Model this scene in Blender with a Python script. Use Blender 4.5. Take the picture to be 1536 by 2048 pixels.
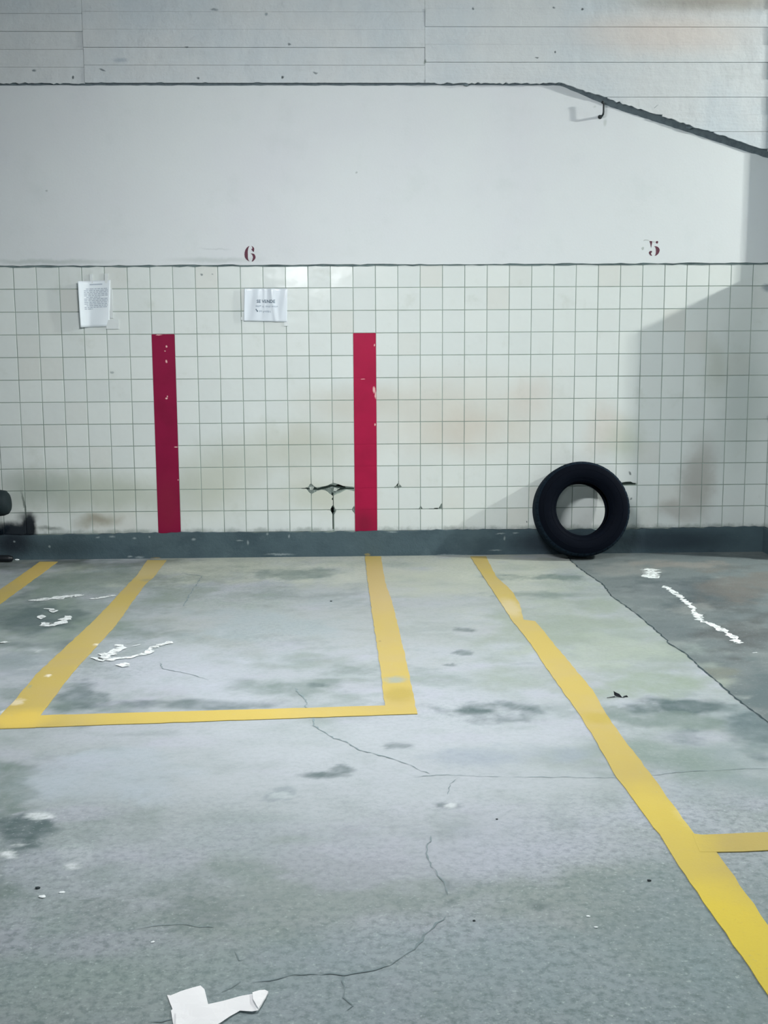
import bpy, bmesh, math, random
import numpy as np
from mathutils import Matrix, Vector

random.seed(7)
for o in list(bpy.data.objects):
    bpy.data.objects.remove(o)
scene = bpy.context.scene
C = scene.collection

# ------------------------------------------------------------------ camera
F = 2272.33
CAM = np.array([-0.30778, -7.74325, 1.41415])
YAW, PITCH, ROLL = 0.0267052, 0.1426042, -0.0060515
_c, _s = math.cos(YAW), math.sin(YAW)
_r = np.array([_c, -_s, 0.0]); _f0 = np.array([_s, _c, 0.0]); _z = np.array([0, 0, 1.0])
FW = math.cos(PITCH) * _f0 - math.sin(PITCH) * _z
_u = math.sin(PITCH) * _f0 + math.cos(PITCH) * _z
RT = math.cos(ROLL) * _r + math.sin(ROLL) * _u
UP = -math.sin(ROLL) * _r + math.cos(ROLL) * _u
cd = bpy.data.cameras.new('camera')
cd.sensor_fit = 'HORIZONTAL'; cd.sensor_width = 36.0; cd.lens = 36.0 * F / 1536.0
cd.clip_start = 0.05; cd.clip_end = 100
cam = bpy.data.objects.new('camera', cd); C.objects.link(cam)
M = Matrix.Identity(4)
for i in range(3):
    M[i][0] = RT[i]; M[i][1] = UP[i]; M[i][2] = -FW[i]; M[i][3] = CAM[i]
cam.matrix_world = M
scene.camera = cam

# ------------------------------------------------------------------ world, exposure, lamp powers
w = bpy.data.worlds.new('world'); scene.world = w; w.use_nodes = True
w.node_tree.nodes['Background'].inputs[0].default_value = (0.5, 0.6, 0.7, 1)
w.node_tree.nodes['Background'].inputs[1].default_value = 0.05
vs = scene.view_settings
vs.view_transform = 'Standard'; vs.look = 'None'; vs.gamma = 1.0; vs.exposure = 0.0
vs.use_curve_mapping = False
scene.cycles.max_bounces = 6; scene.cycles.diffuse_bounces = 4; scene.cycles.glossy_bounces = 3
# ceiling battens: location, tilt towards the wall in degrees, watts, colour
LAMPS = [
    ((-0.35, -3.6, 2.95), 31, 134, (1.0, 0.99, 0.985), 'fluorescent ceiling batten over the yellow parking lines'),
    ((-1.25, -11.6, 3.25), 0, 260, (0.95, 0.985, 1.0), 'fluorescent ceiling batten far behind, above the driving lane'),
]
BULB = ((5.95, -1.53, 3.60), 3900, (1.0, 0.985, 0.91))      # globe lamp beyond the pillar

# ------------------------------------------------------------------ photo point -> place
def ray(px, py):
    return FW + RT * ((px - 768) / F) + UP * ((1024 - py) / F)
def P(px, py, z=0.0):                     # point on the floor
    d = ray(px, py); t = (z - CAM[2]) / d[2]
    return CAM + d * t
def W(px, py, y=0.0):                     # point on a plane parallel to the back wall
    d = ray(px, py); t = (y - CAM[1]) / d[1]
    return CAM + d * t
def proj(p):
    d = np.array(p) - CAM
    zz = d @ FW
    return 768 + F * (d @ RT) / zz, 1024 - F * (d @ UP) / zz

# ------------------------------------------------------------------ object helpers
def tag(o, label=None, cat=None, group=None, kind=None):
    if label: o['label'] = label
    if cat: o['category'] = cat
    if group: o['group'] = group
    if kind: o['kind'] = kind
    return o
def link(name, me, mat=None, parent=None, loc=None):
    o = bpy.data.objects.new(name, me); C.objects.link(o)
    if mat is not None and me is not None and not me.materials: me.materials.append(mat)
    if loc is not None: o.location = loc
    if parent is not None: o.parent = parent
    return o
def obj(name, bm, mat=None, parent=None, loc=None, smooth=False):
    me = bpy.data.meshes.new(name)
    bmesh.ops.recalc_face_normals(bm, faces=bm.faces[:])
    bm.to_mesh(me); bm.free()
    if smooth:
        for p in me.polygons: p.use_smooth = True
    return link(name, me, mat, parent, loc)
def empty(name, loc=(0, 0, 0)):
    o = bpy.data.objects.new(name, None); C.objects.link(o); o.location = loc
    return o
def box(bm, x0, x1, y0, y1, z0, z1):
    v = [bm.verts.new((x, y, z)) for x in (x0, x1) for y in (y0, y1) for z in (z0, z1)]
    for f in ((0, 1, 3, 2), (4, 6, 7, 5), (0, 4, 5, 1), (2, 3, 7, 6), (0, 2, 6, 4), (1, 5, 7, 3)):
        bm.faces.new([v[i] for i in f])
def prism(bm, pts, axis, a, b, taper=0.0):
    """outline pts (2D) extruded along axis from a (front) to b; axis 'y' uses (x,z), 'z' uses (x,y)"""
    def mk(p, d):
        return bm.verts.new((p[0], d, p[1]) if axis == 'y' else (p[0], p[1], d))
    A = [mk(p, a) for p in pts]; B = [mk(p, b) for p in pts]
    n = len(pts)
    f = bm.faces.new(A); g = bm.faces.new(B[::-1])
    for i in range(n):
        bm.faces.new((A[i], B[i], B[(i + 1) % n], A[(i + 1) % n]))
    return f, g
def tube(bm, pts, rad, seg=10, caps=True):
    pts = [Vector(p) for p in pts]
    if not hasattr(rad, '__len__'): rad = [rad] * len(pts)
    rings = []
    for i, p in enumerate(pts):
        t = (pts[min(i + 1, len(pts) - 1)] - pts[max(i - 1, 0)]).normalized()
        a = Vector((0, 0, 1)) if abs(t.z) < 0.9 else Vector((0, 1, 0))
        u = t.cross(a).normalized(); v = t.cross(u)
        rings.append([bm.verts.new(p + rad[i] * (math.cos(2 * math.pi * k / seg) * u + math.sin(2 * math.pi * k / seg) * v)) for k in range(seg)])
    for i in range(len(rings) - 1):
        for k in range(seg):
            bm.faces.new((rings[i][k], rings[i][(k + 1) % seg], rings[i + 1][(k + 1) % seg], rings[i + 1][k]))
    if caps:
        bm.faces.new(rings[0][::-1]); bm.faces.new(rings[-1])
def lathe(bm, prof, seg=96, closed=False, rmod=None):
    """profile (r, y) turned about the y axis"""
    rings = []
    for k in range(seg):
        a = 2 * math.pi * k / seg
        rings.append([bm.verts.new(((r + (rmod(i, k) if rmod else 0)) * math.sin(a), y, (r + (rmod(i, k) if rmod else 0)) * math.cos(a))) for i, (r, y) in enumerate(prof)])
    n = len(prof)
    for k in range(seg):
        q = rings[(k + 1) % seg]; p = rings[k]
        for i in range(n if closed else n - 1):
            bm.faces.new((p[i], p[(i + 1) % n], q[(i + 1) % n], q[i]))
def resample(pts, step):
    pts = [np.array(p[:2], float) for p in pts]
    out = []
    for a, b in zip(pts[:-1], pts[1:]):
        n = max(1, int(np.linalg.norm(b - a) / step))
        for i in range(n): out.append(a + (b - a) * i / n)
    out.append(pts[-1])
    return out

# ------------------------------------------------------------------ material helpers
def lin(h):
    h = h.lstrip('#')
    v = [int(h[i:i + 2], 16) / 255 for i in (0, 2, 4)]
    return tuple(((c + 0.055) / 1.055) ** 2.4 if c > 0.04045 else c / 12.92 for c in v) + (1,)
class Mat:
    def __init__(s, name, col, rough=0.6, spec=0.4, coat=0.0):
        s.m = bpy.data.materials.new(name); s.m.use_nodes = True
        s.nt = s.m.node_tree
        s.b = s.nt.nodes['Principled BSDF']
        s.b.inputs['Roughness'].default_value = rough
        s.b.inputs['Specular IOR Level'].default_value = spec
        s.b.inputs['Coat Weight'].default_value = coat
        s.b.inputs['Coat Roughness'].default_value = 0.12
        geo = s.n('ShaderNodeNewGeometry'); s.pos = geo.outputs['Position']
        s.warped = s.pos
        rgb = s.n('ShaderNodeRGB'); rgb.outputs[0].default_value = lin(col) if isinstance(col, str) else col
        s.col = rgb.outputs[0]
    def n(s, t): return s.nt.nodes.new(t)
    def l(s, a, b): s.nt.links.new(a, b)
    def noise(s, scale, detail=4, rough=0.55, vec=None, stretch=None):
        n = s.n('ShaderNodeTexNoise'); n.inputs['Scale'].default_value = scale
        n.inputs['Detail'].default_value = detail; n.inputs['Roughness'].default_value = rough
        v = vec or s.pos
        if stretch:
            mp = s.n('ShaderNodeMapping'); mp.inputs['Scale'].default_value = stretch
            s.l(v, mp.inputs['Vector']); v = mp.outputs[0]
        s.l(v, n.inputs['Vector'])
        return n
    def warp(s, items):
        v = s.pos
        for sc, amp in items:
            n = s.noise(sc, 3)
            sub = s.n('ShaderNodeVectorMath'); sub.operation = 'SUBTRACT'; sub.inputs[1].default_value = (.5, .5, .5)
            s.l(n.outputs['Color'], sub.inputs[0])
            mad = s.n('ShaderNodeVectorMath'); mad.operation = 'MULTIPLY_ADD'; mad.inputs[1].default_value = (amp,) * 3
            s.l(sub.outputs[0], mad.inputs[0]); s.l(v, mad.inputs[2])
            v = mad.outputs[0]
        s.warped = v
    def ramp(s, sock, a, b, lo=0.0, hi=1.0, smooth=True):
        r = s.n('ShaderNodeMapRange'); r.interpolation_type = 'SMOOTHSTEP' if smooth else 'LINEAR'
        r.inputs['From Min'].default_value = a; r.inputs['From Max'].default_value = b
        r.inputs['To Min'].default_value = lo; r.inputs['To Max'].default_value = hi
        s.l(sock, r.inputs['Value'])
        return r.outputs['Result']
    def math(s, op, a, b):
        m = s.n('ShaderNodeMath'); m.operation = op
        for i, x in enumerate((a, b)):
            if isinstance(x, (int, float)): m.inputs[i].default_value = x
            else: s.l(x, m.inputs[i])
        return m.outputs[0]
    def mix(s, fac, col):
        m = s.n('ShaderNodeMix'); m.data_type = 'RGBA'
        if isinstance(fac, (int, float)): m.inputs[0].default_value = fac
        else: s.l(fac, m.inputs[0])
        s.l(s.col, m.inputs[6])
        if isinstance(col, str): m.inputs[7].default_value = lin(col)
        else: s.l(col, m.inputs[7])
        s.col = m.outputs[2]
    def blob(s, loc, scale, rot=0.0, axis='z', soft=0.6):
        mp = s.n('ShaderNodeMapping'); mp.vector_type = 'TEXTURE'
        mp.inputs['Location'].default_value = loc; mp.inputs['Scale'].default_value = scale
        mp.inputs['Rotation'].default_value = (0, rot, 0) if axis == 'y' else (0, 0, rot)
        s.l(s.warped, mp.inputs['Vector'])
        ln = s.n('ShaderNodeVectorMath'); ln.operation = 'LENGTH'; s.l(mp.outputs[0], ln.inputs[0])
        return s.ramp(ln.outputs['Value'], 1.0, max(0.0, 1.0 - soft))
    def fblob(s, px, py, rx, ry, col, k, soft=0.7, rot=0.0):     # stain on the floor
        c = P(px, py); a = abs(P(px + rx, py)[0] - P(px - rx, py)[0]) / 2; b = abs(P(px, py + ry)[1] - P(px, py - ry)[1]) / 2
        f = s.blob((c[0], c[1], 0), (a, b, 1000), rot, 'z', soft)
        s.mix(s.math('MULTIPLY', f, k), col)
    def wblob(s, px, py, rx, ry, col, k, soft=0.7, rot=0.0):     # stain or painted shade on the wall
        c = W(px, py)
        f = s.blob((c[0], 0, c[2]), (rx / 293.5, 1000, ry / 293.5), rot, 'y', soft)
        s.mix(s.math('MULTIPLY', f, k), col)
    def bump(s, sock, strength, dist=0.01):
        b = s.n('ShaderNodeBump'); b.inputs['Strength'].default_value = strength; b.inputs['Distance'].default_value = dist
        s.l(sock, b.inputs['Height'])
        if s.b.inputs['Normal'].is_linked:
            s.l(s.b.inputs['Normal'].links[0].from_socket, b.inputs['Normal'])
        s.l(b.outputs[0], s.b.inputs['Normal'])
    def done(s):
        s.l(s.col, s.b.inputs['Base Color']); return s.m

# ---- concrete floor: stains and broad tone zones are laid out on the slab as a colour attribute, grain comes from nodes
_rng = np.random.RandomState(11)
def vnoise(x, y, seed):
    g = np.random.RandomState(seed).rand(256, 256)
    xi = np.floor(x).astype(int); yi = np.floor(y).astype(int); fx = x - xi; fy = y - yi
    fx = fx * fx * (3 - 2 * fx); fy = fy * fy * (3 - 2 * fy)
    a, b = xi % 256, yi % 256; c, d = (xi + 1) % 256, (yi + 1) % 256
    return (g[a, b] * (1 - fx) + g[c, b] * fx) * (1 - fy) + (g[a, d] * (1 - fx) + g[c, d] * fx) * fy
def fbm(x, y, sc, seed, octv=5, gain=.55):
    t = 0; amp = 1; tot = 0
    for i in range(octv):
        t = t + amp * vnoise(x * sc + 37.3 * i, y * sc + 11.7 * i, seed + i); tot += amp; amp *= gain; sc *= 2.03
    return t / tot
def sstep(a, b, v):
    t = np.clip((v - a) / (b - a), 0, 1); return t * t * (3 - 2 * t)
def pix(X, Y):
    d = np.stack([X - CAM[0], Y - CAM[1], 0 * X - CAM[2]], -1); zz = d @ FW
    return 768 + F * (d @ RT) / zz, 1024 - F * (d @ UP) / zz
def paint_floor(X, Y, base, tones, stains):  # stains: list of stains and broad tone zones
    col = np.zeros(X.shape + (3,)) + np.array(lin(base)[:3])
    def mixin(f, c): 
        nonlocal col
        col = col * (1 - f[..., None]) + np.array(lin(c)[:3]) * f[..., None]
    for i, (sc, sy, lo, hi, k, c) in enumerate(tones):
        mixin(sstep(lo, hi, fbm(X, Y * sy, sc, 100 + 10 * i, 6)) * k, c)
    px, py = pix(X, Y)
    for i, st in enumerate(stains):
        cx, cy, rx, ry, c, k = st[:6]; soft = st[6] if len(st) > 6 else .8
        sel = (abs(px - cx) < rx * 2.2) & (abs(py - cy) < ry * 2.2)
        if not sel.any(): continue
        x, y = X[sel], Y[sel]
        wsc = 3.0 / max(.06, min(rx * 2 / 500., 1.2)) ** .7
        d = np.hypot((px[sel] - cx) / rx, (py[sel] - cy) / ry) + 2.4 * (fbm(x, y, wsc, 300 + 7 * i, 5, .62) - .5)
        f = sstep(1.08, 1.08 - soft, d) * (.45 + .9 * fbm(x, y, wsc * 3, 700 + 3 * i, 4, .65)) * k
        full = np.zeros(X.shape); full[sel] = np.clip(f, 0, 1)
        mixin(full, c)
    return col
def set_cols(me, col, grain=None):
    a = me.color_attributes.new('stain', 'FLOAT_COLOR', 'POINT')
    buf = np.ones((len(me.vertices), 4), np.float32); buf[:, :3] = col.reshape(-1, 3)
    if grain is not None: buf[:, 3] = grain.ravel()
    a.data.foreach_set('color', buf.ravel())
def floor_mat(name):
    m = Mat(name, '#ffffff', 0.6, 0.35)
    at = m.n('ShaderNodeAttribute'); at.attribute_name = 'stain'; m.col = at.outputs['Color']
    g = m.noise(42, 5, 0.72); f1 = m.math('MULTIPLY', m.ramp(g.outputs[0], 0.40, 0.70, 0, 0.62), at.outputs['Alpha']); m.mix(f1, '#526564')
    g2 = m.noise(70, 3, 0.7); m.mix(m.math('MULTIPLY', m.ramp(g2.outputs[0], 0.55, 0.8, 0, 0.5), at.outputs['Alpha']), '#cfd9db')
    m.bump(g.outputs[0], 0.18, 0.004)
    return m.done()
M_floor = floor_mat('concrete_floor')
FD = '#71827e'; FDD = '#4d6063'
FLOOR_TONES = [(1.1, 1.3, .42, .66, .75, '#adb4bd'), (1.9, 1.6, .5, .72, .7, '#8a9894'), (6, 1.5, .5, .75, .5, '#808f8d'), (3.2, 2.0, .5, .72, .5, '#b0b3c2'), (14, 1.2, .5, .8, .35, '#8a9a97')]
FLOOR_STAINS_ZONES = [
    (660, 1520, 560, 130, '#b3bbc2', .7, .95), (880, 1600, 420, 80, '#b6bec5', .6, .95), (750, 1250, 700, 110, '#9fa7a2', .5, .95), (1500, 1900, 330, 260, '#84959a', .55, .95), (250, 1960, 600, 170, '#93a5a2', .75, .95), (900, 1990, 680, 150, '#90a3a8', .75, .95),  # broad zones: paler across the middle, darker towards the near end
    (100, 1780, 300, 120, '#93a3a3', .5, .95), (60, 1240, 270, 110, '#788a80', .85, .9), (200, 1128, 360, 20, '#4f5a57', .9, .9), (420, 1145, 120, 30, '#8e978a', .6, .9), (640, 1133, 560, 40, '#c6ccbf', .75, .95), (900, 1160, 300, 70, '#b6bcae', .65, .95), (1120, 1200, 160, 70, '#a2ad9f', .6, .95), (1230, 1310, 250, 150, '#8f9c92', .75, .95), (1430, 1510, 230, 110, '#87979a', .75, .95),
    (90, 1232, 95, 34, FDD, .75), (20, 1290, 190, 13, FDD, .7), (25, 1225, 80, 46, FDD, .6), (250, 1150, 160, 26, '#6f7f76', .6), (355, 1190, 80, 34, '#7d8d80', .6), (300, 1270, 90, 20, FD, .6), (165, 1400, 60, 40, FDD, .7), (235, 1425, 70, 24, FD, .65), (430, 1410, 150, 11, FDD, .7), (30, 1330, 110, 36, '#8c9aa0', .6), (60, 1390, 90, 30, FD, .6),
    (560, 1375, 120, 20, FD, .7), (520, 1250, 160, 44, '#9eacb2', .65), (560, 1148, 100, 15, FD, .8), (590, 1190, 120, 18, FD, .5), (480, 1210, 120, 20, '#93a39b', .5),
    (960, 1420, 122, 17, FDD, .95), (1010, 1440, 70, 10, FDD, .6), (690, 1340, 64, 10, FD, .6), (640, 1370, 34, 5, FDD, .7), (640, 1550, 56, 9, FDD, .8), (690, 1540, 28, 10, FDD, .7), (800, 1492, 28, 9, FDD, .6), (890, 1612, 34, 8, FDD, .7), (925, 1306, 22, 5, FDD, .7), (905, 1330, 16, 4, FDD, .7), (925, 1260, 28, 5, FDD, .6),
    (1075, 1155, 110, 8, FD, .9), (1110, 1190, 130, 10, FD, .7), (1150, 1245, 170, 46, '#8f9c90', .75), (1280, 1365, 170, 34, '#8d9d8d', .8), (1200, 1300, 150, 40, '#a5b0a4', .6), (1010, 1512, 160, 30, '#939fac', .75), (1390, 1520, 170, 44, '#82938e', .85), (1400, 1415, 150, 18, FDD, .95), (1520, 1450, 130, 56, '#5b6d72', .95), (1330, 1440, 120, 22, FD, .8), (1240, 1430, 70, 16, FD, .7),
    (40, 1665, 80, 36, FDD, .98), (20, 1570, 64, 64, FD, .85), (90, 1650, 30, 13, FDD, .8), (-10, 1760, 60, 90, FD, .7), (390, 1800, 90, 60, FD, .5), (900, 1780, 22, 24, FDD, .7), (1075, 1810, 28, 13, FDD, .6), (480, 1690, 200, 70, '#a0acb0', .55), (1300, 1640, 160, 60, '#b3bac7', .6), (1060, 1700, 260, 70, '#b2b8c6', .6), (250, 1560, 190, 60, '#adb9c4', .6), (350, 1330, 210, 60, '#b9c1cc', .55),
    (560, 1588, 30, 15, '#8d9aa0', .8, .4), (560, 1588, 20, 9, '#c3ccd0', .6, .6), (898, 1610, 14, 5, '#d5dde0', .8, .5),
    (140, 1690, 50, 50, '#bcc6ca', .5, .95), (85, 1633, 26, 7, '#e1e9ec', .9, .7), (20, 1708, 18, 7, '#e1e9ec', .9, .7), (142, 1732, 24, 7, '#dce4e7', .9, .7), (40, 1690, 20, 4, '#e1e9ec', .8, .7), (8, 1425, 18, 7, '#e1e9ec', .9, .7), (75, 1304, 10, 3, '#e1e9ec', .9, .7), (40, 1300, 80, 6, '#b9c3c8', .7, .7), (150, 1310, 70, 8, '#b9c3c8', .6, .7)]
PATCH_TONES = [(1.5, 1.4, .42, .7, .7, '#5b666a'), (4, 1.6, .5, .75, .6, '#8a9291'), (9, 1.3, .5, .75, .5, '#505b5f')]
PATCH_STAINS = [(1400, 1190, 130, 48, '#434f55', .9), (1495, 1165, 130, 40, '#6f6a64', .7), (1250, 1140, 100, 16, '#8b8f8d', .7), (1360, 1128, 100, 8, '#8d8b86', .8), (1480, 1260, 100, 50, '#4c5052', .8), (1385, 1300, 64, 14, '#8e9c97', .75), (1415, 1330, 38, 11, '#929e96', .75), (1450, 1365, 50, 13, '#98a297', .75), (1490, 1395, 34, 5, '#b3bcb6', .8), (1440, 1345, 56, 18, '#757a70', .8), (1520, 1380, 70, 44, '#556569', .85), (1320, 1180, 90, 20, '#6d767a', .6), (1380, 1215, 50, 14, '#8d9290', .6)]
# ---- yellow paint
m = Mat('yellow_floor_paint', '#ad9b55', 0.55, 0.25)
m.warp([(5, 0.05), (16, 0.06), (50, 0.025)])
n = m.noise(2.5, 4); m.mix(m.ramp(n.outputs[0], .4, .7, 0, .5), '#a8986a')
for a in ((760, 1170, 70, 80, '#b3a077', .6), (300, 1140, 60, 26, '#b3a67a', .7), (40, 1440, 90, 30, '#cdb34e', .7), (420, 1430, 420, 30, '#c6b057', .5), (230, 1250, 90, 60, '#b0a06a', .5), (90, 1140, 60, 40, '#c9ad62', .5), (1020, 1215, 30, 26, '#b9ad8a', .75), (790, 1360, 34, 9, '#8d968d', .9), (800, 1390, 50, 22, '#9a8a3c', .6), (1200, 1437, 60, 18, '#a3923a', .6), (300, 1161, 30, 4, '#8f8d72', .7), (285, 1178, 20, 4, '#a49a70', .5),
          (1450, 1900, 300, 260, '#dcc53a', .8), (195, 1290, 14, 4, '#e4e0d0', .8), (95, 1352, 10, 5, '#e0dccd', .8), (60, 1375, 8, 5, '#8c9478', .7), (30, 1405, 20, 8, '#d9d2c0', .5), (1378, 1640, 30, 40, '#c9c498', .6), (1330, 1650, 120, 120, '#cdb84a', .6), (760, 1284, 4, 2, '#70684a', .8)):
    m.fblob(*a)
n = m.noise(30, 6, .75); m.mix(m.ramp(n.outputs[0], .6, .78, 0, .7), '#a3a48c')
n = m.noise(120, 3, .7); m.mix(m.ramp(n.outputs[0], .55, .8, 0, .3), '#b09a4c'); m.bump(n.outputs[0], .15, .003)
M_yellow = m.done()
# ---- cracks, salts
m = Mat('crack_dirt', '#7d8c90', .9, .1); M_crack = m.done()
m = Mat('joint_dirt', '#39474b', .9, .1); M_joint = m.done()
m = Mat('salt_deposit', '#dbe2e3', .85, .2); n = m.noise(45, 5, .7); m.mix(m.ramp(n.outputs[0], .45, .7, 0, .6), '#9aa6a6'); m.l(m.ramp(m.noise(38, 5, .75, stretch=(.6, 1, 1)).outputs[0], .33, .52, .0, 1.0), m.b.inputs['Alpha']); M_salt = m.done()
# ---- tiles
def wall_soot_shade(m):
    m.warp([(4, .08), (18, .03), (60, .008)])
    for a in ((58, 1058, 20, 40, '#0a1018', 1, .5), (52, 1036, 30, 16, '#1d262c', .7, .8), (22, 1064, 56, 26, '#121b24', 1, .6), (10, 1052, 22, 12, '#222c34', .6, .8), (60, 1085, 7, 16, '#080d15', .95, .7), (48, 1010, 3, 40, '#46544f', .7, .7), (100, 1058, 40, 8, '#39463f', .6, .9)):  # soot marks, with the shade pool under the muffler painted in
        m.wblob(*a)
m = Mat('white_glazed_tile', '#d3dbda', .16, .5, .3)
vm = m.n('ShaderNodeVectorMath'); vm.operation = 'SNAP'; vm.inputs[1].default_value = (.15, 10, .15)
sh = m.n('ShaderNodeVectorMath'); sh.operation = 'ADD'; sh.inputs[1].default_value = (0, 5, -.17)
m.l(m.pos, sh.inputs[0]); m.l(sh.outputs[0], vm.inputs[0])
wn = m.n('ShaderNodeTexWhiteNoise'); m.l(vm.outputs[0], wn.inputs['Vector'])
m.mix(m.ramp(wn.outputs['Value'], 0, 1, 0, .32, False), '#bcc6c8')
wn2 = m.ramp(wn.outputs['Value'], .86, .97, 0, .2); m.mix(wn2, '#cfc9bb')
m.warp([(1.2, .3), (5, .1), (20, .03)])
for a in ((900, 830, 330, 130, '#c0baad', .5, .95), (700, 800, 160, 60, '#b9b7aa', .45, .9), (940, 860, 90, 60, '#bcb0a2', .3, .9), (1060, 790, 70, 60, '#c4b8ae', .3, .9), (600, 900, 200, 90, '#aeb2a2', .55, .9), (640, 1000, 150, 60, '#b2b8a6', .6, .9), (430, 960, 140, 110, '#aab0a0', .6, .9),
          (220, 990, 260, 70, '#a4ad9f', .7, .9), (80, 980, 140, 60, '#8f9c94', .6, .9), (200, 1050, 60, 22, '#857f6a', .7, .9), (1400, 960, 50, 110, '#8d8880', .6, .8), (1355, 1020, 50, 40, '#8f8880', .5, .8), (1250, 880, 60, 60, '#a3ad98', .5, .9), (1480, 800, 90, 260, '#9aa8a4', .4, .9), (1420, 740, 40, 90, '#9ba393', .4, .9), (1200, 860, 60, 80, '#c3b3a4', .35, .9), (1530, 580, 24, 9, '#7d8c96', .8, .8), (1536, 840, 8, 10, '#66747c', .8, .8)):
    m.wblob(*a)
n = m.noise(5, 5, .65); m.mix(m.ramp(n.outputs[0], .55, .8, 0, .3), '#a8b0a4')
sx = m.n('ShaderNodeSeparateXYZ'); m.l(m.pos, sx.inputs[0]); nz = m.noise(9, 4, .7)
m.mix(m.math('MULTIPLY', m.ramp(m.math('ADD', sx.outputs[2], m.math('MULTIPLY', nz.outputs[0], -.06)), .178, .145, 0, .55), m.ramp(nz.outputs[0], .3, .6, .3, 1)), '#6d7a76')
wall_soot_shade(m)
for a in ((404, 549, 4, 3, '#5f6b70', .8, .6), (428, 552, 3, 2, '#7f8a8e', .6, .6), (224, 744, 5, 3, '#8c979a', .7, .6), (1256, 946, 3, 4, '#4a5559', .8, .6), (1262, 997, 3, 3, '#5a6468', .8, .6), (1055, 1040, 2, 3, '#39444a', .9, .6)):
    m.wblob(*a)
lf = m.noise(7, 2, .5); m.bump(lf.outputs[0], .16, .02)
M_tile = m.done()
m = Mat('grout', '#9aa8a2', .85, .2); n = m.noise(3, 4); m.mix(m.ramp(n.outputs[0], .4, .65, 0, .8), '#7c8c84'); wall_soot_shade(m); M_grout = m.done()
m = Mat('broken_render', '#7d8a86', .95, .1); n = m.noise(90, 4, .7); m.mix(m.ramp(n.outputs[0], .45, .65, 0, .8), '#56625f'); n2 = m.noise(60, 3); m.mix(m.ramp(n2.outputs[0], .62, .7, 0, .8), '#aab4b0'); m.bump(n.outputs[0], .8, .01); M_broken = m.done()
m = Mat('fresh_break', '#b9c2bd', .9, .2); n = m.noise(80, 4, .7); m.mix(m.ramp(n.outputs[0], .45, .65, 0, 1), '#7d8984'); M_break = m.done()
m = Mat('hole_shade_dark', '#27322f', .95, .1); M_hole_shade = m.done()  # flat dark colour for the shade inside the broken tiles
# ---- plaster, beam, skirting
m = Mat('white_plaster', '#ccd3d6', .8, .25)
n = m.noise(.8, 5, .6); m.mix(m.ramp(n.outputs[0], .4, .7, 0, .35), '#c4c6d0')
n = m.noise(3.5, 5, .65); m.mix(m.ramp(n.outputs[0], .5, .8, 0, .25), '#b5c0c0')
m.warp([(6, .05), (30, .015)])
for a in ((430, 520, 120, 9, '#a5b0b0', .5, .9), (100, 524, 180, 7, '#9aa8a5', .5, .9), (1207, 248, 5, 9, '#a9b3b2', .6, .8), (1188, 216, 5, 3, '#a9b3b2', .6, .8), (93, 382, 3, 3, '#8d989b', .6, .6), (713, 346, 3, 3, '#8d989b', .6, .6), (430, 497, 40, 2, '#aeb7bb', .5, .8)):
    m.wblob(*a)
n = m.noise(70, 4, .6); m.bump(n.outputs[0], .12, .004); n = m.noise(2.0, 3); m.bump(n.outputs[0], .1, .03)
M_plaster = m.done()
m = Mat('painted_board_marked_concrete', '#c3c9cc', .75, .25)
n = m.noise(1.0, 5, .6); m.mix(m.ramp(n.outputs[0], .4, .7, 0, .5), '#b0bfca')
n = m.noise(4, 6, .65, stretch=(.5, 1, 2)); m.mix(m.ramp(n.outputs[0], .55, .8, 0, .35), '#a3adaf')
m.warp([(5, .06), (25, .02)])
for a in ((1420, 5, 260, 34, '#8f8a80', .75, .9), (1330, 70, 260, 60, '#cfc0b6', .5, .9), (75, 145, 7, 3, '#5c6a72', .8, .7), (208, 142, 9, 3, '#4c5a62', .8, .7, .5), (150, 158, 3, 4, '#39464c', .9, .7), (246, 122, 22, 7, '#8493a3', .5, .9), (568, 158, 4, 4, '#2f3b40', .9, .7), (580, 92, 5, 3, '#59666c', .8, .7), (372, 97, 5, 2, '#59666c', .8, .7), (1072, 120, 5, 2, '#49545a', .8, .7), (1108, 109, 3, 3, '#3b464b', .9, .7), (1163, 20, 3, 4, '#3b464b', .9, .7), (1106, 21, 4, 2, '#49545a', .8, .7), (946, 22, 3, 3, '#59666c', .8, .7), (455, 0, 5, 3, '#3b464b', .9, .7), (430, 26, 10, 3, '#6b7880', .7, .7), (535, 35, 4, 4, '#6b7880', .7, .7), (397, 158, 3, 3, '#39464c', .8, .7), (850, 130, 3, 6, '#7d8a84', .8, .7), (630, 150, 6, 2, '#59666c', .7, .7)):
    m.wblob(*a)
n = m.noise(40, 5, .65); m.bump(n.outputs[0], .2, .006); n = m.noise(7, 4, .6, stretch=(1, 1, 1)); m.bump(n.outputs[0], .45, .02); n = m.noise(3, 6, .6, stretch=(.35, 1, 3)); m.bump(n.outputs[0], .35, .02)
M_beam = m.done()
m = Mat('soffit_and_shade_grey', '#69767c', .95, .1); n = m.noise(30, 4); m.mix(m.ramp(n.outputs[0], .4, .7, 0, .6), '#505c64'); M_soffit_shade = m.done()  # dark soffit grey, shared by the painted shade strip under the beam
m = Mat('dirty_joint', '#6e7f80', .95, .1); n = m.noise(9, 4); m.mix(m.ramp(n.outputs[0], .4, .7, 0, .8), '#465558'); M_seam = m.done()
m = Mat('dark_grey_skirting_paint', '#475a62', .7, .3)
n = m.noise(2.6, 5, .65, stretch=(1, 1, 1.5)); m.mix(m.ramp(n.outputs[0], .42, .72, 0, .75), '#33454e')
n = m.noise(8, 5, .7); m.mix(m.ramp(n.outputs[0], .55, .8, 0, .4), '#62747a')
m.warp([(20, .02), (70, .008)])
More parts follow.
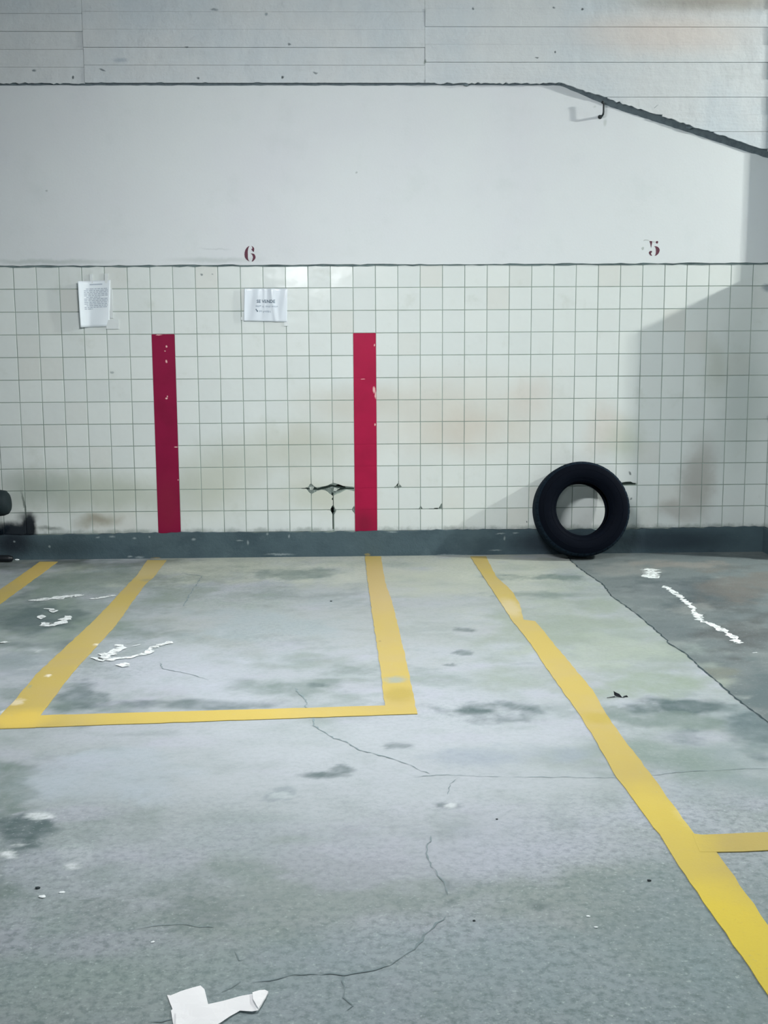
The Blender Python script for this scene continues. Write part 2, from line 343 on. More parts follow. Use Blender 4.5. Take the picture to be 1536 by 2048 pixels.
m.wblob(1100, 1085, 120, 40, '#14202c', .85, .8); m.wblob(1330, 1080, 200, 40, '#1c2a35', .8, .8); m.wblob(30, 1085, 60, 40, '#121b26', .9, .8); m.wblob(130, 1095, 120, 30, '#2a3a41', .5, .8)  # darker by the tyre; soot and painted shade below the muffler
for a in ((31, 1082, 3, 3), (101, 1091, 3, 4), (496, 1084, 3, 7), (388, 1077, 6, 4), (198, 1073, 6, 3), (226, 1072, 8, 3), (270, 1075, 6, 3), (300, 1072, 3, 3), (280, 1113, 14, 3), (578, 1072, 3, 6), (535, 1066, 4, 3), (785, 1063, 14, 2), (1008, 1075, 3, 6), (1000, 1066, 12, 2), (1030, 1065, 8, 2), (480, 1080, 10, 2), (990, 1099, 16, 2), (560, 1107, 40, 3), (900, 1109, 60, 3), (262, 1112, 8, 3)):
    m.wblob(*a, '#98a6a9', .6, .9)
m.wblob(313, 1117, 14, 6, '#a8904a', .7, .6); m.wblob(735, 1108, 8, 4, '#9a8a4a', .6, .6)
n = m.noise(110, 3, .6); m.mix(m.ramp(n.outputs[0], .72, .78, 0, .5), '#8f9fa3'); m.bump(n.outputs[0], .3, .004)
n = m.noise(14, 4); m.bump(n.outputs[0], .35, .012)
M_skirt = m.done()
# ---- red paint
def red_paint(nm_, ca_, cb_):
  m = Mat(nm_, ca_, .5, .15)
  n = m.noise(6, 4); m.mix(m.ramp(n.outputs[0], .4, .7, 0, .5), cb_)
  m.warp([(30, .012), (90, .006)])
  m.wblob(335, 1010, 40, 90, '#7d1f38', .6, .9); m.wblob(728, 1045, 34, 40, '#6f1730', .6, .9)
  for a in ((333, 693, 3, 4), (330, 702, 2, 2), (333, 723, 3, 5), (333, 797, 4, 3), (335, 793, 2, 3), (352, 894, 6, 2), (356, 960, 2, 2), (318, 670, 10, 1.5), (749, 690, 2.5, 4), (748, 780, 4, 10), (751, 790, 3, 12), (750, 849, 2.5, 4), (726, 758, 7, 1.2)):
      m.wblob(a[0], a[1], a[2] * .8, a[3] * .8, '#e0b9b8', .85, .6)
  return m.done()
M_red_l = red_paint('dark_red_gloss_paint', '#80103a', '#700c31'); M_red_r = red_paint('red_gloss_paint', '#a01440', '#8e1038')
m = Mat('stencil_paint', '#5d3644', .7, .2); n = m.noise(90, 4, .6); m.mix(m.ramp(n.outputs[0], .5, .7, 0, .7), '#474048'); M_stencil = m.done()
m = Mat('faded_stencil_paint', '#aab3b2', .8, .2); M_ghost = m.done()
# ---- things
m = Mat('rubber', '#050a14', .7, .05); n = m.noise(60, 3); m.bump(n.outputs[0], .1, .003); M_rubber = m.done()
m = Mat('rubber_tread', '#111d28', .85, .08); n = m.noise(30, 4); m.mix(m.ramp(n.outputs[0], .45, .7, 0, .5), '#1a2833'); M_tread = m.done()
m = Mat('paper', '#d9e3ea', .45, .4, .35); m.b.inputs['Transmission Weight'].default_value = 0; M_paper = m.done()
m = Mat('sleeve_paper', '#d3dde6', .25, .5, .8); M_sleeve = m.done()
m = Mat('print_ink', '#a3b0bd', .6, .3); M_ink = m.done()
m = Mat('bold_print_ink', '#4c6072', .6, .3); M_bold = m.done()
m = Mat('tape', '#d0d8da', .25, .5, .5); M_tape = m.done()
m = Mat('tissue', '#fbfcff', .85, .2); M_tissue = m.done()
m = Mat('dark_iron', '#1c262a', .6, .4); M_iron = m.done()
m = Mat('dry_leaf', '#1a2026', .7, .3); M_leaf = m.done()
m = Mat('grey_metal', '#1a262a', .7, .2); M_metal = m.done()
m = Mat('black_plastic', '#0e141a', .4, .4); M_plastic = m.done()
m = Mat('white_chip', '#e3eaec', .7, .3); M_chip = m.done()
m = Mat('dark_chip', '#2c373b', .8, .3); M_dchip = m.done()
m = Mat('grey_room_paint', '#858e92', .85, .2); n = m.noise(1.2, 4); m.mix(m.ramp(n.outputs[0], .4, .7, 0, .5), '#747f84'); M_room = m.done()
m = Mat('lamp_enamel', '#dfe4e4', .4, .4); M_enamel = m.done()
m = Mat('lamp_tube', '#ffffff', .4, .4); m.b.inputs['Emission Color'].default_value = (.95, 1, 1, 1); m.b.inputs['Emission Strength'].default_value = 3.0; M_tube = m.done()

# ================================================================== the setting
XL, XR, YB, ZC = -6.0, 7.0, -14.0, 3.95
T = 0.15; ZS = 0.17; ZT = ZS + 12 * T           # tile pitch, skirting top, tile top
XRET = (34 - 17) * T                            # left face of the low return wall (2.55)
D_BEAM = 0.05
gx = np.concatenate([[XL, -4.6], np.linspace(-3.5, 3.9, 600), [5.2, XR]])
gy = [-7.2]
while gy[-1] < -.01: gy.append(gy[-1] + max(.006, (gy[-1] - CAM[1]) ** 1.3 * .0022))
gy = np.array([YB, -11.0, -9.0] + gy[:-1] + [0.0, .2])
GX, GY = np.meshgrid(gx, gy)
fcol = paint_floor(GX, GY, '#a3acb0', FLOOR_TONES, FLOOR_STAINS_ZONES) * .81
ny, nx = GX.shape
fv = np.stack([GX.ravel(), GY.ravel(), np.zeros(nx * ny)], 1)
I_ = np.arange(nx * ny).reshape(ny, nx)
ff = np.stack([I_[:-1, :-1].ravel(), I_[:-1, 1:].ravel(), I_[1:, 1:].ravel(), I_[1:, :-1].ravel()], 1)
fme = bpy.data.meshes.new('floor'); fme.from_pydata(fv.tolist(), [], ff.tolist()); set_cols(fme, fcol, .22 + .78 * sstep(-4.1, -5.2, GY + 1.6 * (fbm(GX, GY, 1.3, 55, 4) - .5)) + .25 * sstep(.5, .7, fbm(GX, GY, 1.1, 77, 4)))   # rough where the lane is worn
floor = tag(link('floor', fme, M_floor), kind='structure', label='worn grey concrete garage floor with stains and hairline cracks', cat='floor')
bm = bmesh.new(); box(bm, XL, XR, YB, 0.2, ZC, ZC + .15)
tag(obj('ceiling', bm, M_room), kind='structure', label='grey painted concrete ceiling above the frame', cat='ceiling')
bm = bmesh.new(); box(bm, XL - .15, XL, YB, 0.2, 0, ZC)
tag(obj('wall_left', bm, M_room), kind='structure', label='grey side wall beyond the left of the frame', cat='wall')
bm = bmesh.new(); box(bm, XR, XR + .15, YB, 0.2, 0, ZC)
tag(obj('wall_right', bm, M_room), kind='structure', label='grey side wall beyond the right of the frame', cat='wall')
bm = bmesh.new(); box(bm, XL, XR, YB - .15, YB, 0, ZC)
tag(obj('wall_front', bm, M_room), kind='structure', label='grey wall behind the camera', cat='wall')
# back wall: grout bed, plaster above, tiles below
bm = bmesh.new(); box(bm, XL, XR, 0.003, 0.2, 0, ZC)
wall = tag(obj('wall_back', bm, M_grout), kind='structure', label='garage wall, white square tiles below and smooth white plaster above', cat='wall')
bm = bmesh.new()
nseg = 260; xs = np.linspace(XL, XR, nseg + 1)
pts = [(x, ZT + .003 + random.uniform(-.0035, .0035)) for x in xs] + [(XR, ZC), (XL, ZC)]
prism(bm, pts, 'y', -0.012, 0.01)
obj('plaster', bm, M_plaster, wall)
# grimy seam between plaster and tiles
bm = bmesh.new()
lo = [(x, ZT - .0065 + random.uniform(-.004, .003)) for x in xs]; hi = [(x, ZT + .012) for x in xs[::-1]]
prism(bm, lo + hi, 'y', -0.004, 0.002)
obj('mortar_seam', bm, M_seam, wall)

# ---- one tile mesh, shared
def tile_mesh(name='tile', pts=None, mat=M_tile):
    h = T / 2 - .0024; b = .0018
    if pts is None: pts = [(-h, -h), (h, -h), (h, h), (-h, h)]
    bm = bmesh.new()
    n = len(pts)
    cx = sum(p[0] for p in pts) / n; cz = sum(p[1] for p in pts) / n
    def sh(p, d):
        v = Vector((p[0] - cx, p[1] - cz)); L = v.length
        return (cx + v.x * (L - d * 1.4) / L, cz + v.y * (L - d * 1.4) / L)
    A = [bm.verts.new((*[sh(p, b)[0]], 0, sh(p, b)[1])) for p in pts]
    B = [bm.verts.new((p[0], .0014, p[1])) for p in pts]
    D = [bm.verts.new((p[0], .0045, p[1])) for p in pts]
    bm.faces.new(A)
    for i in range(n):
        j = (i + 1) % n
        bm.faces.new((A[i], B[i], B[j], A[j])); bm.faces.new((B[i], D[i], D[j], B[j]))
    me = bpy.data.meshes.new(name)
    bmesh.ops.recalc_face_normals(bm, faces=bm.faces[:])
    bm.to_mesh(me); bm.free(); me.materials.append(mat)
    return me
TILE = tile_mesh()
h = T / 2 - .0024
def jag(a, b, n, amp):
    out = []
    for i in range(n + 1):
        t = i / n
        out.append((a[0] + (b[0] - a[0]) * t + (random.uniform(-amp, amp) if 0 < i < n else 0), a[1] + (b[1] - a[1]) * t + (random.uniform(-amp, amp) if 0 < i < n else 0)))
    return out
# tiles with pieces broken off: (column, row) -> outline, counter-clockwise from lower left
BROKEN = {
    (12, 9): [(-h, -h), (.03, -h), *jag((.052, -h + .006), (h, -h + .03), 3, .003), (h, h), (-h, h)],
    (13, 9): [*jag((-h, -h + .03), (-h + .03, -h + .004), 3, .003), (-.02, -h + .006), *jag((.02, -h + .012), (h, -h + .034), 3, .003), (h, h), (-h, h)],
    (14, 9): [*jag((-h, -h + .034), (-.005, -h + .012), 3, .003), (h, -h + .004), (h, h), (-h, h)],
    (12, 10): [(-h, -h), (h, -h), (h, h - .034), *jag((h, h - .034), (h - .03, h), 4, .003), (-h, h)],
    (13, 10): [(-h, -h), (h - .018, -h), *jag((h - .018, -h), (h, -h + .03), 3, .003), (h, -.008), (h - .008, .0), (h, .012), *jag((h, h - .05), (.02, h - .012), 4, .003), (.0, h - .008), (-.03, h - .014), *jag((-.035, h - .014), (-h, h - .036), 4, .003)],
    (14, 10): [*jag((-h, -h + .03), (-h + .014, -h), 3, .002), (h - .02, -h), *jag((h - .02, -h), (h, -h + .026), 3, .002), (h, h - .02), (.02, h - .008), *jag((.012, h - .01), (-h, h - .05), 4, .003)],
    (13, 11): [(-h, -h), (h - .004, -h), (h - .004, h - .03), *jag((h - .004, h - .03), (h - .022, h), 3, .003), (-h, h)],
    (14, 11): [(-h + .004, -h), (h, -h), *jag((h, h - .03), (h - .02, h), 3, .003), (-h + .018, h), *jag((-h + .018, h), (-h + .004, h - .028), 3, .003)],
    (16, 9): [(-h, -h), (h - .03, -h), *jag((h - .03, -h), (h, -h + .03), 4, .003), (h, h), (-h, h)],
    (17, 9): [*jag((-h, -h + .026), (-h + .02, -h), 3, .003), (h, -h), (h, h), (-h, h)],
    (17, 10): [(-h, -h), (h - .008, -h), (h, -h + .016), (h, h), (-h, h)],
    (18, 10): [*jag((-h, -h + .02), (-h + .012, -h), 3, .002), (.02, -h), (.02, -h + .004), (h - .02, -h + .004), *jag((h - .02, -h + .004), (h, -h + .036), 3, .003), (h, h), (-h, h)],
    (27, 9): [(-h, -h + .016), *jag((-h, -h + .016), (.03, -h + .024), 3, .002), (.045, -h + .016), (h, -h + .012), (h, h), (-h, h)],
    (27, 10): [(-h, -h), (h, -h), (h, h), (-h, h)],
}
def tile_loc(c, r): return ((c - 17 + .5) * T, 0.0, ZT - (r + .5) * T)
cand = []
for c in range(-16, 34):
    for r in range(12):
        x, y, z = tile_loc(c, r)
        q = [proj((x + sx * T / 2, 0, z + sz * T / 2)) for sx, sz in ((-1, -1), (1, -1), (1, 1), (-1, 1))]
        q = [(min(max(a, 0), 1536), b) for a, b in q]
        area = abs(sum(q[i][0] * q[(i + 1) % 4][1] - q[(i + 1) % 4][0] * q[i][1] for i in range(4))) / 2
        if c in (6, 15) and r >= 3: area = 0                  # under the red paint
        if (c, r) in BROKEN: area = 1e6
        cand.append((area, c, r))
cand.sort(reverse=True)
TILT = {(12, 0): .85, (14, 0): 1.0, (13, 1): .5, (12, 2): .35, (13, 2): .3}
rest = bmesh.new()
for idx, (area, c, r) in enumerate(cand):
    loc = tile_loc(c, r)
    rx = math.radians(random.uniform(-.16, .16)); rz = math.radians(random.uniform(-.16, .16))
    if (c, r) in TILT: rx = -math.radians(1.45) * TILT[(c, r)]
    me = TILE
    if (c, r) in BROKEN: me = tile_mesh('tile', BROKEN[(c, r)])
    if idx < 300:
        o = link('tile', me, None, wall, loc); o.rotation_euler = (rx, 0, rz)
    else:
        t = bmesh.new(); t.from_mesh(me)
        bmesh.ops.transform(t, matrix=Matrix.Translation(loc) @ Matrix.Rotation(rz, 4, 'Z') @ Matrix.Rotation(rx, 4, 'X'), verts=t.verts[:])
        tm = bpy.data.meshes.new('tmp'); t.to_mesh(tm); t.free(); rest.from_mesh(tm); bpy.data.meshes.remove(tm)
o = obj('tile', rest, M_tile, wall); tag(o, kind='stuff')
# exposed render behind the broken tiles
bm = bmesh.new()
def patch(px, py, rx, ry, y=.0022):
    c = W(px, py); n = 12
    prism(bm, [(c[0] + rx / 293.5 * math.cos(2 * math.pi * i / n) * random.uniform(.8, 1.1), c[2] + ry / 293.5 * math.sin(2 * math.pi * i / n) * random.uniform(.8, 1.1)) for i in range(n)], 'y', y, .004)
for a in ((623, 977, 18, 14), (664, 974, 26, 14), (664, 1020, 9, 14), (703, 1022, 9, 12), (795, 970, 9, 9), (836, 1015, 6, 8), (878, 1013, 8, 11), (690, 972, 22, 5)):
    patch(*a)
obj('exposed_render', bm, M_broken, wall)
bm = bmesh.new()
def slot(pts, y=.0018):
    prism(bm, [(W(*p)[0], W(*p)[2]) for p in pts], 'y', y, .004)
slot([(630, 972), (634, 977), (650, 972), (663, 969), (676, 972), (692, 975), (708, 976), (708, 978), (690, 978), (679, 980), (668, 984), (676, 976), (664, 973), (652, 977), (636, 980), (626, 979)])
slot([(602, 977), (612, 975), (622, 977), (614, 979)])
slot([(663, 985), (667, 985), (667, 1058), (663, 1058)])
slot([(661, 1016), (668, 1014), (669, 1024), (663, 1027)])
slot([(788, 970), (794, 964), (797, 966), (795, 972)])
slot([(1232, 964), (1240, 961), (1256, 960), (1264, 963), (1272, 965), (1271, 969), (1260, 969), (1236, 970)])
slot([(842, 1011), (846, 1017), (843, 1018)]); slot([(858, 1017), (876, 1016), (876, 1018), (858, 1018)]); slot([(876, 1008), (880, 1007), (880, 1016), (877, 1015)])
obj('hole_shade', bm, M_hole_shade, wall)  # dark plates painted in place of the shade in deep gaps
bm = bmesh.new(); slot([(668, 975), (680, 976), (672, 982), (667, 982)], -.0004); slot([(796, 966), (800, 970), (796, 972)], -.0004); slot([(619, 974), (627, 973), (626, 979), (620, 980)], -.0004)
obj('tile_fragment', bm, M_break, wall)

# ---- skirting with an uneven painted top
bm = bmesh.new()
xs2 = np.linspace(XL, XRET, 240)
top = [(x, ZS + random.uniform(-.004, .006) + .004 * math.sin(x * 3.1)) for x in xs2]
prism(bm, [(XL, 0), (XRET, 0)] + top[::-1], 'y', -.03, .003)
tag(obj('baseboard_back', bm, M_skirt), kind='structure', label='dark grey painted concrete skirting along the foot of the tiled wall', cat='skirting')

# ---- low tiled return wall and pilaster at the right edge
RET_D = .34
bm = bmesh.new(); box(bm, XRET + .004, XRET + .75, -RET_D + .004, 0.003, 0, ZT)
ret = tag(obj('wall_return', bm, M_grout), kind='structure', label='low tiled return wall at the right edge of the tiled wall', cat='wall')
rest = bmesh.new()
def add_tile(mat4):
    t = bmesh.new(); t.from_mesh(TILE); bmesh.ops.transform(t, matrix=mat4, verts=t.verts[:])
    tm = bpy.data.meshes.new('tmp'); t.to_mesh(tm); t.free(); rest.from_mesh(tm); bpy.data.meshes.remove(tm)
for r in range(12):
    z = ZT - (r + .5) * T
    for k in range(2): add_tile(Matrix.Translation((XRET, -.035 - .5 * T - k * T + .04, z)) @ Matrix.Rotation(-math.pi / 2, 4, 'Z'))
    for k in range(5): add_tile(Matrix.Translation((XRET + (k + .5) * T, -RET_D, z)))
o = obj('tile', rest, M_tile, ret); tag(o, kind='stuff')
bm = bmesh.new(); box(bm, XRET - .02, XRET + .78, -RET_D - .02, 0, 0, ZS)
obj('skirting', bm, M_skirt, ret)
bm = bmesh.new(); box(bm, 2.82, 3.24, -.22, 0.003, ZT, ZC)
tag(obj('pillar', bm, M_plaster), kind='structure', label='white painted pilaster above the low return wall beyond the right edge', cat='pillar')

# ---- beam with haunch, board-marked face
zb = W(600, 165, -D_BEAM)[2]
h0 = W(1122, 164, -D_BEAM); h1 = W(1536, 299, -D_BEAM)
slope = (h1[2] - h0[2]) / (h1[0] - h0[0])
xh1 = 3.3
def soffit(x): return zb if x <= h0[0] else zb + slope * (x - h0[0])
bm = bmesh.new()
prism(bm, [(XL, zb + .004), (h0[0], zb + .004), (xh1, soffit(xh1) + .004), (xh1 + .0, ZC), (XL, ZC)], 'y', -D_BEAM + .012, 0.0)
beam = tag(obj('beam', bm, M_soffit_shade), kind='structure', label='board-marked concrete beam with a sloping haunch above the plaster wall', cat='beam')
# dark strip under beam and haunch, standing in for their cast shadow
bm = bmesh.new()
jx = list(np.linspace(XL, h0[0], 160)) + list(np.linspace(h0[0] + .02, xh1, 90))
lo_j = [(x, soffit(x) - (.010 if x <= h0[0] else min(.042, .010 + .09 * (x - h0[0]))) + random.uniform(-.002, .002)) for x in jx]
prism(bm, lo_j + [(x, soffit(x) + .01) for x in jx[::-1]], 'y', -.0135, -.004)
obj('beam_shade_strip', bm, M_soffit_shade, beam)
PITCHZ = .1092
BR = [(XL, W(165, 60, -D_BEAM)[0], W(80, 134, -D_BEAM)[2]), (W(165, 60, -D_BEAM)[0], W(850, 60, -D_BEAM)[0], W(500, 130, -D_BEAM)[2]), (W(850, 60, -D_BEAM)[0], xh1, W(1150, 124, -D_BEAM)[2])]
for si, (xa, xb, zref) in enumerate(BR):
    for k in range(-6, 9):
        z0 = zref + k * PITCHZ; z1 = z0 + PITCHZ
        z1 = min(z1, ZC)
        if z1 - z0 < .01: continue
        n = max(8, int((xb - xa) / .02))
        xx = np.linspace(xa + .001, xb - .001, n)
        if si == 1: xx = np.array(xx)
        lo = []
        keep = []
        for x in xx:
            s_ = soffit(x)
            if s_ >= z1 - .004: continue
            edge = s_ > z0
            keep.append((x, max(z0 + .0002, s_ - (random.choice([0, .002, .004, .007]) if edge else 0) + (random.uniform(-.003, .0035) if edge else 0))))
        if len(keep) < 3: continue
        x0, x1 = keep[0][0], keep[-1][0]
        gp = random.choice([.0008, .0012, .0016, .002])
        pts = keep + [(x1, z1 - gp), (x0, z1 - gp)]
        d = random.uniform(-.003, .003) + (-.002 if (k + si) % 2 else .0015)
        bm = bmesh.new()
        prism(bm, pts, 'y', -D_BEAM - d, -D_BEAM + .0125)
        obj('board_mark', bm, M_beam, beam)
# dribbles of concrete on the haunch edge
bm = bmesh.new()
for px, py, r in ((1312, 213, 9), (1322, 217, 8), (1332, 222, 7), (1303, 210, 5), (1345, 228, 5), (1120, 164, 5), (1380, 253, 6), (932, 168, 5)):
    c = W(px, py, -D_BEAM)
    bmesh.ops.create_icosphere(bm, subdivisions=1, radius=r / 293.5, matrix=Matrix.Translation((c[0], -D_BEAM + .012, c[2])) @ Matrix.Diagonal((1.3, .35, .7, 1)))
obj('concrete_dribble', bm, M_soffit_shade, beam)

# ---- darker slab right of the joint
J = [(1134, 1113), (1154, 1133), (1177, 1150), (1204, 1167), (1224, 1193), (1271, 1227), (1317, 1265), (1344, 1292), (1371, 1307), (1394, 1330), (1441, 1370), (1471, 1397), (1530, 1440), (1600, 1500)]
jp = resample([P(*p) for p in J], .03)
jp = [(p[0] + random.uniform(-.004, .004), p[1] + random.uniform(-.006, .006)) for p in jp]
jp[0] = (jp[0][0], -.028)
bm = bmesh.new()
yy_ = [p[1] for p in jp]; xx_ = [p[0] for p in jp]
rows = np.linspace(jp[-1][1], -.028, 170); order = np.argsort(yy_)
xl = np.interp(rows, np.array(yy_)[order], np.array(xx_)[order])
tt = np.linspace(0, 1, 140)
SX = xl[:, None] * (1 - tt) + 4.5 * tt; SY = np.repeat(rows[:, None], 140, 1)
scol = paint_floor(SX, SY, '#6f797b', PATCH_TONES, PATCH_STAINS) * .84
sv = np.stack([SX.ravel(), SY.ravel(), np.full(SX.size, .0012)], 1); I_ = np.arange(SX.size).reshape(SX.shape)
sf = np.stack([I_[:-1, :-1].ravel(), I_[:-1, 1:].ravel(), I_[1:, 1:].ravel(), I_[1:, :-1].ravel()], 1)
sme = bpy.data.meshes.new('slab'); sme.from_pydata(sv.tolist(), [], sf.tolist()); set_cols(sme, scol, np.full(SX.shape, .35))
bm.free(); link('slab', sme, M_floor, floor)
def ribbon(bm, pts, wid, jit, z=.0016, step=.03, wj=.5, world=False):
    q = resample(pts if world else [P(*p) for p in pts], step)
    L = []; R = []
    for i, p in enumerate(q):
        t = q[min(i + 1, len(q) - 1)] - q[max(i - 1, 0)]; t = t / (np.linalg.norm(t) + 1e-9); nn = np.array([-t[1], t[0]])
        c = p + nn * random.uniform(-jit, jit); ww = wid * random.uniform(1 - wj, 1 + wj) / 2
        if i in (0, len(q) - 1): ww *= .25
        L.append(c + nn * ww); R.append(c - nn * ww)
    vL = [bm.verts.new((a[0], a[1], z)) for a in L]; vR = [bm.verts.new((a[0], a[1], z)) for a in R]
    for i in range(len(q) - 1): bm.faces.new((vL[i], vR[i], vR[i + 1], vL[i + 1]))
bm = bmesh.new(); ribbon(bm, [(p[0], p[1]) for p in jp[1:-8]], .006, .002, .0018, .03, .8, True); obj('joint', bm, M_joint, floor)
CR = [[(590, 1377), (600, 1388), (612, 1400), (612, 1412), (625, 1432), (628, 1452), (655, 1468), (668, 1477), (700, 1487), (712, 1498), (768, 1513), (818, 1530), (843, 1542), (860, 1548)],
      [(818, 1556), (883, 1550), (968, 1554), (1118, 1555), (1268, 1556), (1343, 1546), (1418, 1541), (1536, 1536)],
      [(862, 1672), (855, 1700), (856, 1722), (872, 1745), (886, 1765), (895, 1790)], [(893, 1832), (875, 1848), (848, 1870), (845, 1882), (808, 1915), (780, 1932), (768, 1934), (730, 1945), (690, 1952), (660, 1948), (625, 1950), (585, 1948), (555, 1957), (540, 1962), (505, 1965)], [(482, 1964), (460, 1975), (445, 1985)],
      [(690, 1952), (687, 1975), (690, 1995), (702, 2012), (694, 2025)], [(220, 1870), (275, 1857), (325, 1851), (370, 1849), (400, 1854), (430, 1856)], [(465, 1905), (480, 1920), (496, 1917)], [(300, 2046), (345, 2041)],
      [(320, 1327), (327, 1338), (377, 1348), (417, 1360)], [(367, 1148), (405, 1152), (383, 1183), (367, 1213)], [(918, 1555), (900, 1568), (893, 1590)]]
CW = [.0045, .0022, .003, .004, .004, .003, .0022, .0025, .004, .003, .006, .002]
for pts, ww in zip(CR, CW):
    bm = bmesh.new(); ribbon(bm, pts, ww, .005, .0016 if pts[0][1] > 1300 else .0014, .018, .8); obj('crack', bm, M_crack, floor)
SALT = [([(1284, 1137), (1298, 1139), (1304, 1146), (1300, 1152), (1312, 1157)], .06), ([(1328, 1172), (1345, 1183), (1372, 1203), (1384, 1217), (1396, 1236)], .02), ([(1392, 1228), (1402, 1242), (1425, 1250), (1446, 1262), (1466, 1275), (1480, 1288)], .025), ([(1505, 1307), (1515, 1306)], .03),
        ([(56, 1202), (85, 1200), (120, 1196), (150, 1191), (165, 1192)], .05), ([(180, 1199), (205, 1195), (236, 1190)], .03), ([(84, 1246), (96, 1252), (112, 1250), (126, 1244), (136, 1236), (132, 1232)], .035), ([(74, 1235), (92, 1234)], .05), ([(88, 1218), (104, 1219), (108, 1226)], .025),
        ([(182, 1316), (195, 1318), (206, 1322), (214, 1312), (226, 1306), (238, 1300), (245, 1294), (232, 1290)], .03), ([(196, 1309), (215, 1308)], .03), ([(212, 1322), (240, 1318), (270, 1314), (292, 1308), (300, 1300), (318, 1291), (345, 1284)], .022), ([(233, 1330), (262, 1332)], .03), ([(0, 1287), (20, 1285)], .02), ([(262, 1294), (280, 1290)], .012)]
for si, (pts, ww) in enumerate(SALT):
    bm = bmesh.new(); ribbon(bm, pts, ww * 1.5, .008, .0018 + .0002 * si, .02, .6); obj('salt_bloom', bm, M_salt, floor)

# ================================================================== painted markings
def paint_line(name, left, right, z, label):
    a = resample([P(*p) for p in left], .05); b = resample([P(*p) for p in right], .05)
    q = [(p[0] + random.uniform(-.0025, .0025), p[1] + random.uniform(-.0025, .0025)) for p in a + b[::-1]]
    bm = bmesh.new(); prism(bm, q, 'z', z, 0.0005)
    return tag(obj(name, bm, M_yellow), label, 'floor marking', 'yellow parking bay lines')
paint_line('parking_line', [(80, 1124), (0, 1180), (-60, 1222), (-360, 1432)], [(116, 1124), (0, 1209), (-60, 1252), (-340, 1460)], .0026, 'yellow floor line cut off by the left edge of the photo')
paint_line('parking_line', [(295, 1121), (272, 1153), (262, 1163), (190, 1240), (133, 1293), (72, 1350), (33, 1397), (-10, 1444), (-22, 1459)], [(333, 1121), (310, 1152), (293, 1167), (270, 1197), (233, 1250), (187, 1300), (140, 1353), (107, 1397), (80, 1432), (70, 1456)], .0026, 'long yellow floor line slanting from the left red stripe to the lower left')
paint_line('parking_line', [(68, 1432), (512, 1420), (772, 1412)], [(-22, 1458), (70, 1456), (512, 1440), (834, 1429)], .0030, 'thin yellow crossline closing the near end of the left bay')
paint_line('parking_line', [(730, 1113), (734, 1150), (745, 1233), (760, 1333), (772, 1430)], [(762, 1113), (770, 1163), (785, 1207), (814, 1327), (834, 1429)], .0026, 'short yellow floor line running out from the middle red stripe')
paint_line('parking_line', [(940, 1113), (1024, 1241), (1057, 1283), (1111, 1363), (1157, 1427), (1195, 1488), (1233, 1555), (1318, 1670), (1393, 1785), (1536, 1990), (1600, 2084)], [(972, 1113), (992, 1153), (1024, 1183), (1040, 1210), (1046, 1240), (1071, 1243), (1101, 1280), (1134, 1320), (1184, 1380), (1224, 1447), (1250, 1482), (1298, 1545), (1388, 1668), (1433, 1705), (1536, 1850), (1660, 2030)], .0026, 'longest yellow floor line, running to the lower right corner')
paint_line('parking_line', [(1385, 1668), (1405, 1671), (1536, 1666), (1640, 1662), (2300, 1640)], [(1400, 1706), (1433, 1706), (1536, 1702), (1640, 1698), (2300, 1676)], .0030, 'yellow crossline stub leaving the right edge of the photo')

def red_stripe(col, flush, label, mat):
    bm = bmesh.new()
    x0 = (col - 17) * T - .001; x1 = x0 + T + .002
    z0 = ZS + .0; 
    box(bm, x0, x1, flush, .003, z0, ZT - 3 * T)
    for r in range(3, 12):
        zt = ZT - r * T - .0022; zl = zt - T + .0044
        box(bm, x0, x1, -.0012, flush + .0004, max(zl, z0), zt)
    return tag(obj('painted_stripe', bm, mat), label, 'wall marking', 'red stripes on the tiles')
red_stripe(6, -.0008, 'darker red vertical stripe on the tiles, left of the two', M_red_l)
red_stripe(15, -.0002, 'brighter red vertical stripe on the tiles, right of the two', M_red_r)

def digit(name, label, ox, oy, sc, pieces, ghosts=()):
    c0 = W(ox + 700 / sc, oy + 1350 / sc, -.012)
    root = empty(name, (c0[0], -.012, c0[2])); tag(root, label, 'number', 'stencilled bay numbers')
    for lst, mat, nm in ((pieces, M_stencil, 'stencil_piece'), (ghosts, M_ghost, 'faded_trace')):
        for pts in lst:
            bm = bmesh.new(); q = [W(ox + x / sc, oy + y / sc, -.012) for x, y in pts]
            prism(bm, [(p[0] - c0[0], p[2] - c0[2]) for p in q], 'y', -.0008, .0004)
            obj(nm, bm, mat, root)
digit('stencilled_digit', 'dark red stencilled number 6 above the taped landscape sheet', 470, 470, 25.6,
      [[(740, 560), (690, 580), (600, 650), (530, 760), (495, 880), (485, 1000), (500, 1120), (550, 1220), (620, 1290), (700, 1335), (750, 1350), (690, 1280), (665, 1200), (660, 1100), (660, 1000), (655, 900), (660, 800), (675, 720), (695, 650)],
       [(840, 550), (920, 600), (970, 660), (990, 720), (980, 800), (960, 875), (900, 830), (830, 740), (890, 690), (880, 630)],
       [(800, 950), (900, 945), (980, 970), (1030, 1040), (1055, 1130), (1040, 1210), (980, 1290), (920, 1350), (850, 1360), (890, 1270), (920, 1160), (910, 1090), (870, 1000)]])
